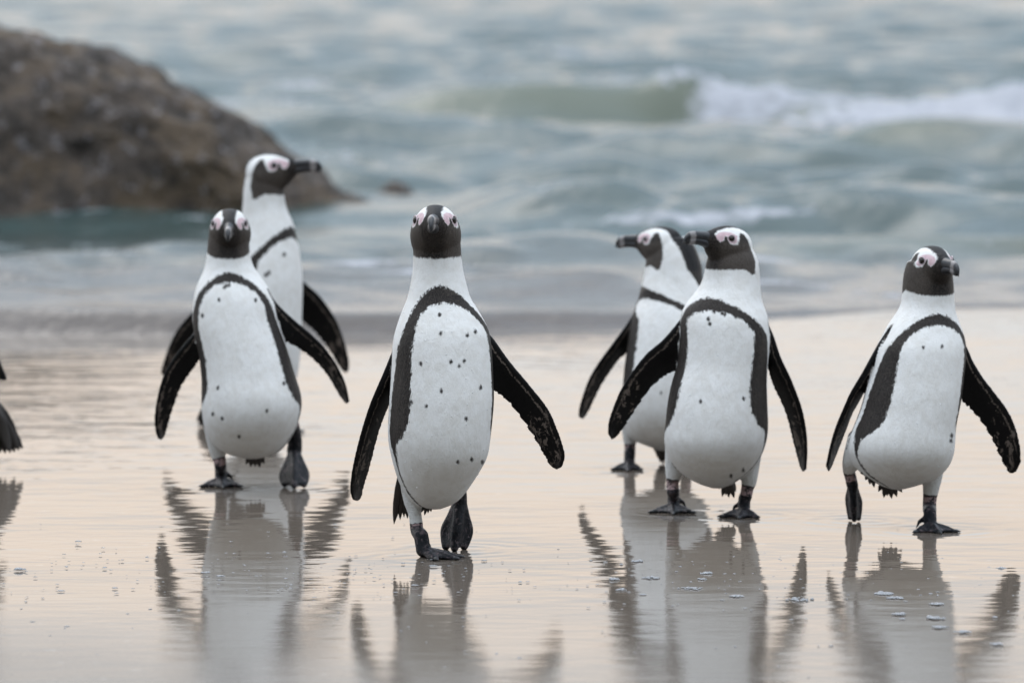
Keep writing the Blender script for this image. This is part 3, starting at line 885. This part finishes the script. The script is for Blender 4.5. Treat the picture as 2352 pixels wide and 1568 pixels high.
def sand_mat():
    b = NB('wet_sand')
    geo = b.n.new('ShaderNodeNewGeometry')
    sp = b.n.new('ShaderNodeSeparateXYZ'); b.l.new(geo.outputs['Position'], sp.inputs[0])
    y = sp.outputs['Y']
    g1 = b.noise(900, 2, 0.7); g2 = b.noise(28, 4, 0.6); g3 = b.noise(2.0, 3, 0.5)
    col = b.mix(g1, (0.120, 0.099, 0.080), (0.180, 0.151, 0.125))
    col = b.mix(b.step(g2, 0.62, 0.72), col, (0.25, 0.235, 0.215))
    # film of water: smooth away from the camera, draining to bare grain close by
    dry = b.step(b.math('ADD', y, b.math('MULTIPLY', b.math('SUBTRACT', g3, 0.5), 1.4)), 0.25, -1.5)
    rough = b.mixf(dry, 0.022, 0.034)
    dull = b.step(b.math('ADD', b.math('ADD', b.math('MULTIPLY', y, -1.0), b.math('MULTIPLY', sp.outputs['X'], -0.8)), b.math('MULTIPLY', b.math('SUBTRACT', g3, 0.5), 0.8)), 1.05, 2.0)
    rough = b.mixf(dull, rough, 0.17)
    rough = b.math('ADD', rough, b.math('MULTIPLY', b.math('MULTIPLY', b.step(b.noise(170, 3, 0.7), 0.55, 0.7), dry), 0.10))
    rip = b.noise(22, 3, 0.5, (1, 1.6, 1)); rip2 = b.noise(6, 2, 0.5, (1, 1.8, 1))
    grain = b.noise(420, 3, 0.7)
    mid = b.noise(110, 3, 0.6)
    far = b.step(y, 0.3, 3.0)
    n1 = b.bump(rip2, 0.0045, b.mixf(far, 0.22, 0.55))
    n1 = b.bump(rip, 0.0015, b.mixf(far, 0.06, 0.20), n1)
    n2 = b.bump(mid, 0.00011, b.mixf(dry, 0.3, 1.0), n1)
    n3 = b.bump(grain, 0.00005, b.mixf(dry, 0.02, 1.0), n2)
    b.set(Base_Color=col, Roughness=rough, Normal=n3, IOR=1.36, Specular_IOR_Level=b.mixf(dull, 0.5, 0.33))
    return b.mat


def build_beach():
    xs = np.concatenate([np.linspace(-400, -8, 12), np.linspace(-6, -1.4, 40), np.linspace(-1.39, 1.39, 250), np.linspace(1.4, 6, 40), np.linspace(8, 400, 12)])
    ys = np.concatenate([np.linspace(-400, -10, 12), np.linspace(-8, -1.3, 60), np.linspace(-1.28, 2.8, 360), np.linspace(2.85, 8, 110), np.linspace(10, 30, 10)])
    X, Yg = np.meshgrid(xs, ys)
    Z = (0.0027 * np.sin(2.1 * X + 0.8 * Yg) * np.sin(1.4 * Yg + 0.3 * X + 1) + 0.0007 * np.sin(4.3 * X - 2.9 * Yg + 2) * np.sin(5.1 * Yg + 1.7 * X)) * ss(7, 5, np.abs(X)) * ss(-8, -6, Yg) * ss(7.5, 6, Yg)
    keep = np.ones_like(Z)
    for sp_ in SPECS:
        for lg_ in sp_['legs']:
            q = ground(*lg_['foot']) if lg_['kind'] == 'flat' else ground(*lg_['tips'][1])
            keep = keep * (1 - np.exp(-(np.hypot(X - q[0], Yg - q[1]) / 0.13) ** 2))
    Z = Z * keep - 0.0006
    for sp_ in SPECS:                                   # rings and small heaps of water around each foot
        for lg_ in sp_['legs']:
            q = ground(*lg_['foot']) if lg_['kind'] == 'flat' else ground(*lg_['tips'][1])
            r_ = np.hypot(X - q[0] - 0.01, (Yg - q[1] + 0.02))
            Z = Z + (0.0005 * np.sin(r_ * 2 * math.pi / 0.045 + q[0] * 9) * np.exp(-((r_ - 0.05) / 0.075) ** 2)) * (0.6 + 0.4 * np.sin(3 * np.arctan2(Yg - q[1], X - q[0]) + q[0] * 5))
    Z = Z + np.where(Yg > 6.7, -(Yg - 6.7) * 0.03, 0)
    Z = np.where(Yg > 12, -0.159 - (Yg - 12) * 0.2, Z)
    V = np.stack([X, Yg, Z], -1).reshape(-1, 3)
    nx = len(xs); Fc = []
    for i in range(len(ys) - 1):
        for j in range(nx - 1):
            a = i * nx + j; Fc.append((a, a + 1, a + nx + 1, a + nx))
    tag(mesh_obj('beach', V, Fc, sand_mat()), kind='structure')
    # sea bed carrying the ground on to the horizon
    V = [(-5000, 29, -4), (5000, 29, -4), (5000, 5500, -6), (-5000, 5500, -6)]
    tag(mesh_obj('sea_bed', V, [(0, 1, 2, 3)], simple('sea_bed_sand', (0.1, 0.1, 0.09), 0.9, scale=3)), kind='structure')


def build_sky_block_bank():
    # unseen scrubby bank, added behind the camera to block the low landward sky
    xs = np.linspace(-140, 140, 110); ys = np.linspace(-90, -11, 60)
    X, Yg = np.meshgrid(xs, ys)
    rise = ss(-11, -25, Yg)
    Z = -0.05 + rise * (14.5 + 1.3 * fbm2(X * 0.05, Yg * 0.07, 41, 3)) + rise * 0.7 * fbm2(X * 0.4, Yg * 0.4, 42, 3)
    V = np.stack([X, Yg, Z], -1).reshape(-1, 3); nx = len(xs)
    Fc = [(i * nx + j, i * nx + j + 1, (i + 1) * nx + j + 1, (i + 1) * nx + j) for i in range(len(ys) - 1) for j in range(nx - 1)]
    tag(mesh_obj('sky_block_bank', V, Fc, simple('sky_block_scrub', (0.045, 0.055, 0.03), 0.9, (0.13, 0.12, 0.085), 0.8, 0.05)), kind='structure')


# ------------------------------------------------------------------ sea
def sea_mat():
    b = NB('sea_water')
    foam, sandy, face = b.attr('foam'), b.attr('sandy'), b.attr('face')
    n = b.noise(3.2, 5, 0.65, (1, 0.55, 1)); n2 = b.noise(14, 4, 0.6)
    base = b.mix(n, (0.021, 0.043, 0.044), (0.052, 0.086, 0.083))
    base = b.mix(face, base, (0.072, 0.090, 0.060))
    base = b.mix(sandy, base, (0.115, 0.098, 0.086))
    base = b.mix(b.attr('mud'), base, (0.075, 0.060, 0.052))
    fm = b.math('ADD', foam, b.math('MULTIPLY', b.math('SUBTRACT', n2, 0.5), 1.3))
    fm = b.math('MULTIPLY', b.step(fm, 0.3, 0.75), b.step(foam, 0.02, 0.12))
    c = b.mix(fm, base, b.mix(n2, (0.24, 0.25, 0.28), (0.47, 0.48, 0.515)))
    rip = b.noise(8, 5, 0.65, (1, 0.8, 1))
    nm = b.bump(rip, 0.024, 0.55)
    nm = b.bump(n2, 0.02, fm, nm)
    return b.set(Base_Color=c, Roughness=b.mixf(fm, 0.10, 0.8), Normal=nm, IOR=1.33)


def fbm2(x, y, seed, octs=4, gain=0.5):
    r = np.random.default_rng(seed); out = 0; amp = 1.0; fr = 1.0
    for _ in range(octs):
        s_ = 0
        for _k in range(5):
            a = r.uniform(0, 2 * math.pi); ph = r.uniform(0, 6.28)
            s_ = s_ + np.sin(fr * (x * math.cos(a) + y * math.sin(a)) * r.uniform(.7, 1.4) + ph)
        out = out + amp * s_ / 5; amp *= gain; fr *= 2.0
    return out


def build_sea():
    nu, nd = 360, 1000
    u = np.linspace(-1, 1, nu)
    d = np.concatenate([np.linspace(0, 1, nd) ** 1.0])
    dist = 0.0
    # distance beyond the shore line: dense near, stretching to the horizon
    e = np.concatenate([np.linspace(0, 0.5, 70, endpoint=False), np.geomspace(0.5, 160, nd - 110), np.geomspace(175, 5200, 40)])
    U, Eg = np.meshgrid(u, e)
    dcam = DC + 6.2 + Eg
    X = (1.2 + 0.15 * dcam) * (U + 5.0 * np.sign(U) * np.abs(U) ** 9)
    Yg = shore(np.clip(X, -6, 6)) + Eg
    Z = np.zeros_like(X)
    r = np.random.default_rng(11)
    fade = 0.45 * ss(0.2, 3, Eg) + 0.55 * ss(0.1, 0.7, Eg)
    for lam, amp, cnt, spreadv in ((0.28, 0.0050, 8, 80), (0.48, 0.0130, 9, 72), (0.85, 0.0240, 9, 60), (1.6, 0.038, 9, 46), (3.2, 0.036, 7, 34), (7.5, 0.030, 4, 22)):
        for _ in range(cnt):
            a = math.radians(90 + r.uniform(-spreadv, spreadv)); l_ = lam * r.uniform(0.75, 1.3); ph = r.uniform(0, 6.28)
            kk = 2 * math.pi / l_
            q = kk * (X * math.cos(a) + Yg * math.sin(a)) + ph + 0.5 * np.sin(0.3 * X + ph)
            sh = np.sin(q) + 0.22 * np.cos(2 * q)
            lim = np.clip(1 - (dcam * 0.0025 / l_ * 3), 0, 1)
            grow = ss(0.0, 1.2 * lam, Eg) * (0.5 + 0.5 * ss(0.5, 5, Eg))
            Z += amp / math.sqrt(cnt) * 1.5 * sh * lim * grow
    foam = np.zeros_like(X); face = np.zeros_like(X)
    f1 = fbm2(X * 2.2, Yg * 2.2, 3, 5, 0.6); f2 = fbm2(X * 7, Yg * 7, 5, 4, 0.6)
    # the breaking wave: green wall left of the break, white water right of it
    def breaker(yc, amp, env, wf, wb, Z, face):
        s_ = Yg - yc
        prof = np.where(s_ < 0, np.exp(-(s_ / wf) ** 2), np.exp(-(s_ / wb) ** 2))
        Z = Z * (1 - 0.8 * prof * env) + amp * env * prof
        fc_ = env * ss(-2.4 * wf, -0.4 * wf, s_) * ss(0.10, -0.10, s_)
        return Z, np.maximum(face, fc_), s_
    x0 = X
    yc = 22.2 + 0.35 * np.sin(0.8 * X) - 0.10 * X
    env = ss(-1.6, -0.3, x0) * ss(9, 5, x0) * (0.85 + 0.15 * np.sin(1.9 * x0 + 1))
    Z, face, s1 = breaker(yc, 0.26, env, 0.42, 1.1, Z, face)
    brk = ss(0.85, 1.15, x0 + 0.12 * f1) * ss(9, 6, x0)
    fo = brk * ss(-1.5 + 0.3 * f1, -0.5, s1) * ss(0.55 + 0.3 * f1, 0.1, s1)
    foam = np.maximum(foam, fo * np.clip(0.95 + 0.34 * f1 + 0.25 * f2, 0, 1))
    Z += fo * (0.06 * f2 + 0.07 * np.abs(f1))
    pk = np.exp(-((x0 - 0.92) / 0.16) ** 2 - ((s1 - 0.1) / 0.25) ** 2)
    Z += (0.05 + 0.04 * f2) * pk; foam = np.maximum(foam, np.clip(pk * (0.5 + 0.5 * f2), 0, 0.8))
    yc2 = 17.5 - 0.05 * X
    env2 = ss(1.05, 2.1, x0) * ss(9, 5, x0)
    Z, face, s2 = breaker(yc2, 0.16, env2, 0.38, 0.8, Z, face * 1.0)
    yc3 = 19.6 + 0.15 * np.sin(X * 1.2)
    env3 = ss(-2.2, -0.8, x0) * ss(2.0, 0.4, x0)
    Z, face3, s3 = breaker(yc3, 0.07, env3, 0.5, 0.9, Z, face * 0)
    face = np.maximum(face, 0.4 * face3)
    yc4 = 9.3 + 0.1 * np.sin(1.6 * X)
    env4 = ss(0.2, 1.2, x0) * ss(7, 3, x0) + 0.8 * np.exp(-((x0 + 1.2) / 0.35) ** 2)
    Z, face4, s4 = breaker(yc4, 0.045, env4, 0.22, 0.4, Z, face * 0)
    face = np.maximum(face, 0.8 * face4)
    rr_ = np.random.default_rng(19)
    for _ in range(64):                                  # many short low crests, some with a thread of foam
        yq = shore(0) + rr_.uniform(0.9, 2.2) ** 4.6 * 0.9; xq = rr_.uniform(-1, 1) * (0.8 + 0.1 * (yq + DC)); wq = rr_.uniform(0.25, 0.9) * (0.6 + yq / 16)
        am = rr_.uniform(0.02, 0.05) * (0.6 + 0.4 * ss(6, 14, yq)); wf_ = rr_.uniform(0.10, 0.22) * (0.7 + yq / 25)
        en = np.exp(-((X - xq) / wq) ** 2)
        sq = Yg - yq - 0.12 * np.sin(2.2 * X + yq) - 0.05 * np.sin(6 * X + 2 * yq)
        pf = np.where(sq < 0, np.exp(-(sq / wf_) ** 2), np.exp(-(sq / (wf_ * 2.2)) ** 2))
        Z = Z + am * en * pf
        if rr_.random() < 0.5:
            foam = np.maximum(foam, np.clip(en * np.exp(-((sq - 0.02) / (wf_ * 0.55)) ** 2) * (0.45 + 0.5 * f1 + 0.3 * f2), 0, 0.8))
    Z = Z * (1 - 0.72 * ss(0.1, -0.35, X) * ss(7.5, 8.8, Yg) * ss(14.0, 12.6, Yg)) - 0.012 * ss(0.1, -0.35, X) * ss(7.5, 8.8, Yg) * ss(14.0, 12.6, Yg)
    for _ in range(34):                                  # low wash ridges running over the shallows
        eq = rr_.uniform(0.22, 2.6); xq = rr_.uniform(-2.2, 2.2); wq = rr_.uniform(0.22, 0.8); am = rr_.uniform(0.010, 0.026); wf_ = rr_.uniform(0.05, 0.11)
        en = np.exp(-((X - xq) / wq) ** 2) * (1 - 0.55 * ss(0.3, 1.2, xq))
        sq = Eg - eq - 0.10 * np.sin(2.6 * X + 3 * eq) - 0.03 * f2
        pf = np.where(sq < 0, np.exp(-(sq / wf_) ** 2), np.exp(-(sq / (wf_ * 2.6)) ** 2))
        Z = Z + am * en * pf
        if rr_.random() < 0.6:
            foam = np.maximum(foam, np.clip(en * np.exp(-((sq - 0.03) / (wf_ * 0.9)) ** 2) * (0.38 + 0.5 * f1 + 0.35 * f2), 0, 0.75))
    crest = ss(-1.0, -0.3, x0) * ss(1.0, 0.7, x0) * np.exp(-((s1 - 0.12) / 0.13) ** 2) * np.clip(0.25 + 0.55 * f1 + 0.3 * f2, 0, 0.7)
    foam = np.maximum(foam, crest)
    lace = ss(0.1, 0.9, f1 + 0.4 * f2) * np.exp(-((Yg - 11.4) / 0.55) ** 2) * ss(-0.15, -0.5, X) * 0.6
    foam = np.maximum(foam, lace)
    # little bore running up the sand, steep muddy lip in front
    wob = fbm2(X * 1.6, X * 0 + 3, 31, 3)
    lip = ss(0.0, 0.15 + 0.05 * wob, Eg) * (0.022 + 0.014 * (wob + .3) + 0.030 * ss(0.9, -1.0, X)) * (1 - 0.62 * ss(0.2, 1.1, X))
    lip2 = np.exp(-((Eg - 0.85 - 0.1 * np.sin(1.1 * X)) / 0.22) ** 2) * 0.016
    Z = Z * fade + (lip + lip2) * (1 - 0.6 * ss(1.0, 4, Eg)) - 0.004 * ss(0.03, 0, Eg)
    Z += 0.004 * f2 * np.exp(-((Eg - 0.25) / 0.35) ** 2)
    bed = np.where(Yg > 6.7, -(Yg - 6.7) * 0.03, 0)
    Z = np.where(Eg < 1e-6, bed - 0.01, Z + bed * ss(2.5, 0.0, Eg) * 0.9)
    # drifting foam patches behind the waves and in the wash
    patch = ss(0.35, 1.0, fbm2(X * 0.8, Yg * 0.45, 21, 4, 0.6)) * ss(1, 5, Eg) * ss(60, 25, Eg) * 0.5
    wash = ss(0.3, 1.1, f1 + 0.3 * f2) * ss(0.08, 0.25, Eg) * ss(3.0, 1.0, Eg) * 0.6
    foam = np.maximum(foam, np.maximum(patch, wash))
    sandy = np.maximum(ss(3.6, 0.3, Eg) * 0.9, 0.5 * ss(1.5, 2.6, x0) * face * (Yg < 18.4))
    V = np.stack([X, Yg, Z], -1).reshape(-1, 3)
    i, j = np.meshgrid(np.arange(len(e) - 1), np.arange(nu - 1), indexing='ij')
    a = (i * nu + j).ravel()
    Fq = np.stack([a, a + 1, a + nu + 1, a + nu], 1)
    me = bpy.data.meshes.new('sea')
    me.vertices.add(len(V)); me.vertices.foreach_set('co', V.astype(np.float32).ravel())
    me.loops.add(Fq.size); me.loops.foreach_set('vertex_index', Fq.astype(np.int32).ravel())
    me.polygons.add(len(Fq)); me.polygons.foreach_set('loop_start', np.arange(0, Fq.size, 4, dtype=np.int32))
    me.update(calc_edges=True)
    me.polygons.foreach_set('use_smooth', [True] * len(Fq))
    for nm, v in (('foam', foam), ('face', face), ('sandy', sandy), ('mud', np.exp(-(Eg / 0.16) ** 2) * 0.9)): add_attr(me, nm, v.ravel())
    me.materials.append(sea_mat())
    o = bpy.data.objects.new('sea', me); COL.objects.link(o)
    tag(o, kind='structure')


# ------------------------------------------------------------------ boulder
def rock_mat():
    b = NB('granite')
    n1 = b.noise(8, 6, 0.72); n2 = b.noise(19, 5, 0.72); n3 = b.noise(4, 4, 0.65)
    c = b.mix(b.step(n1, 0.35, 0.68), (0.025, 0.019, 0.014), (0.108, 0.084, 0.068))
    c = b.mix(b.math('MULTIPLY', b.step(n3, 0.45, 0.62), 0.6), c, (0.115, 0.078, 0.042))
    c = b.mix(b.math('MULTIPLY', b.step(n2, 0.57, 0.66), 0.7), c, (0.32, 0.30, 0.315))
    c = b.mix(b.math('MULTIPLY', b.step(n2, 0.42, 0.33), 0.7), c, (0.02, 0.018, 0.017))
    h = b.math('ADD', n1, b.math('MULTIPLY', n2, 0.6))
    return b.set(Base_Color=c, Roughness=b.mixf(n1, 0.5, 0.8), Normal=b.bump(h, 0.05, 1.0), Specular_IOR_Level=0.3)


def build_rock(name, label, pts, Yc, depth, seed, mat, nx=130, ny=90):
    """pts: ridge line of the boulder (layout x, y at depth Yc); rounded towards and away from the viewer"""
    P = np.array([at(x, y, Yc) for x, y in pts])
    Q = catmull(P, nx)
    sv = np.linspace(-1, 1, ny)
    S, I = np.meshgrid(sv, np.arange(nx))
    h = Q[:, 2][I]; x = Q[:, 0][I]
    prof = (1 - np.abs(S) ** 2.4) ** (1 / 1.7)
    wid = depth * np.interp(np.arange(nx), [0, nx * .6, nx - 1], [1, .9, .5])[I]
    Z = -0.25 + (h + 0.25) * prof
    Yy = Yc + S * wid + 0.12 * fbm2(x * 2, Z * 3, seed, 2)
    nz = fbm2(x * 5, Yy * 5 + Z * 6, seed + 1, 5, 0.62)
    nz2 = fbm2(x * 24, Yy * 24 + Z * 26, seed + 2, 3, 0.6)
    Z = Z + (0.026 * nz + 0.026 * nz2) * prof
    Yy = Yy + 0.05 * nz + 0.012 * nz2
    x = x + 0.02 * nz2
    V = np.stack([x, Yy, Z], -1).reshape(-1, 3); Fc = []
    for i in range(nx - 1):
        for j in range(ny - 1):
            a = i * ny + j; Fc.append((a, a + 1, a + ny + 1, a + ny))
    o = mesh_obj(name, V, Fc, mat)
    tag(o, label, 'rock')
    return o


# ------------------------------------------------------------------ bubbles
def foam_mat():
    b = NB('bubble_foam')
    n = b.noise(260, 3, 0.6)
    b.set(Base_Color=b.mix(n, (0.38, 0.39, 0.41), (0.60, 0.61, 0.63)), Roughness=0.15)
    b.p.inputs['Transmission Weight'].default_value = 0.45
    b.p.inputs['IOR'].default_value = 1.2
    return b.mat


def bubble_patch(px, py, w, n, seed, label, mat):
    r = np.random.default_rng(seed)
    g = ground(px, py)
    m = (g[1] + DC) / FPX
    root_v, root_f = [], []; off = 0
    a, dp = w * m / 2, w * m / 2 * 1.1
    for _ in range(n):
        ang, rad = r.uniform(0, 6.28), math.sqrt(r.uniform(0, 1))
        cx, cy = a * rad * math.cos(ang), dp * rad * math.sin(ang)
        R = r.uniform(0.0012, 0.0032) * (1.5 - 0.7 * rad) * (2.0 if r.random() < 0.06 else 1)
        rings = [np.array([(cx + R * math.cos(p) * math.cos(x), cy + R * math.cos(p) * math.sin(x), R * math.sin(p) * 0.6) for x in np.linspace(0, 2 * math.pi, 8, endpoint=False)]) for p in (-0.1, 0.4, 0.85, 1.3)]
        v, f = loft(rings); root_v.append(v); root_f += [tuple(i + off for i in q) for q in f]; off += len(v)
    o = mesh_obj('foam_patch', np.vstack(root_v), root_f, mat)
    o.location = (g[0], g[1], 0.001)
    tag(o, label, 'foam', 'patches of bubbles on the wet sand')
    return o


def flecks(mat):
    # stray bubbles and grit left by the last wash, beyond counting
    r = np.random.default_rng(77); VV, FF = [], []; off = 0
    for _ in range(420):
        if r.random() < 0.6:
            px, py = r.uniform(-100, 2450), 1325 + r.normal(0, 24) + 25 * math.sin(r.uniform(0, 6.28))
        else:
            px, py = r.uniform(-100, 2450), r.uniform(1200, 1580)
        g = ground(px, py); R_ = r.uniform(0.0007, 0.0019) * (1.7 if r.random() < 0.12 else 1)
        ax = r.uniform(1, 2.6)
        rings = [np.array([(g[0] + ax * R_ * math.cos(p) * math.cos(x), g[1] + R_ * math.cos(p) * math.sin(x) * 1.4, 0.0008 + R_ * math.sin(p) * 0.5) for x in np.linspace(0, 2 * math.pi, 7, endpoint=False)]) for p in (-0.2, 0.5, 1.2)]
        v, f = loft(rings); VV.append(v); FF += [tuple(i + off for i in q) for q in f]; off += len(v)
    tag(mesh_obj('bubble_flecks', np.vstack(VV), FF, mat), kind='stuff')


def build_all():
    build_beach()
    build_sky_block_bank()
    build_sea()
    rm = rock_mat()
    build_rock('boulder', 'big brown weathered boulder standing in the surf behind the left penguins',
               [(-900, 20), (-500, -10), (-200, 15), (0, 65), (100, 88), (190, 119), (300, 150), (360, 182), (450, 217), (520, 255), (600, 310), (650, 346), (695, 380), (740, 412), (785, 444), (830, 470), (868, 505)], 12.0, 0.75, 5, rm)
    build_rock('rock', 'small dark wave-washed rock just right of the big boulder',
               [(848, 455), (876, 424), (905, 408), (932, 420), (962, 455)], 14.0, 0.16, 9, rm, 40, 30)
    for s_ in SPECS:
        Penguin(s_)
    flecks(foam_mat())
    fm = foam_mat()
    P = [(2030, 1364, 44, 70, 'widest dome of bubbles in the reflection of the rightmost penguin'),
         (2056, 1374, 40, 46, 'bubble patch touching the widest bubble dome, on its right'),
         (2066, 1411, 34, 40, 'lone round bubble patch below the widest bubble dome'),
         (2152, 1388, 36, 36, 'bubble patch at the right border of the rightmost reflection, highest of three'),
         (2150, 1420, 42, 46, 'bubble patch at the right border of the rightmost reflection, middle of three'),
         (2160, 1441, 40, 26, 'thin bubble patch at the right border of the rightmost reflection, lowest of three'),
         (2210, 1452, 44, 22, 'flat bubble patch below and right of the rightmost reflection\'s bubbles'),
         (2290, 1480, 36, 20, 'small bubble patch in the rightmost penguin\'s dark flipper reflection'),
         (1693, 1370, 34, 34, 'bubble patch in the reflection of the penguin with head turned left'),
         (1838, 1378, 66, 34, 'long thin bubble patch crossing the reflected flipper right of centre'),
         (1495, 1328, 40, 30, 'bubble patch at the left border of the right pair\'s reflection'),
         (1410, 1331, 30, 18, 'small bubble patch beside the reflected flipper, left of the right pair'),
         (1462, 1290, 26, 18, 'upper small bubble patch in the right pair\'s reflected flipper'),
         (1588, 1352, 60, 26, 'long row of bubbles under the right pair\'s reflected bodies'),
         (1620, 1318, 22, 14, 'tiny bubble patch just above the long row of bubbles'),
         (1425, 1355, 26, 14, 'scattered bubbles below the small patch left of the right pair'),
         (1612, 1331, 20, 14, 'tiny bubble patch between the long row and the patch above it'),
         (470, 1316, 20, 10, 'tiny bubbles in the left penguin\'s reflection, at its upper left'),
         (507, 1324, 18, 10, 'tiny bubbles in the left penguin\'s reflection, near its middle'),
         (45, 1309, 28, 12, 'thin bubble streak on bare sand near the left edge'),
         (180, 1244, 16, 8, 'dark fleck of bubbles on bare sand, upper left'),
         (2300, 1306, 26, 12, 'little ring of bubbles near the right edge, under the flipper')]
    for i, (x, y, w, n, lb) in enumerate(P):
        bubble_patch(x, y, w, n, 100 + i, lb, fm)


build_all()
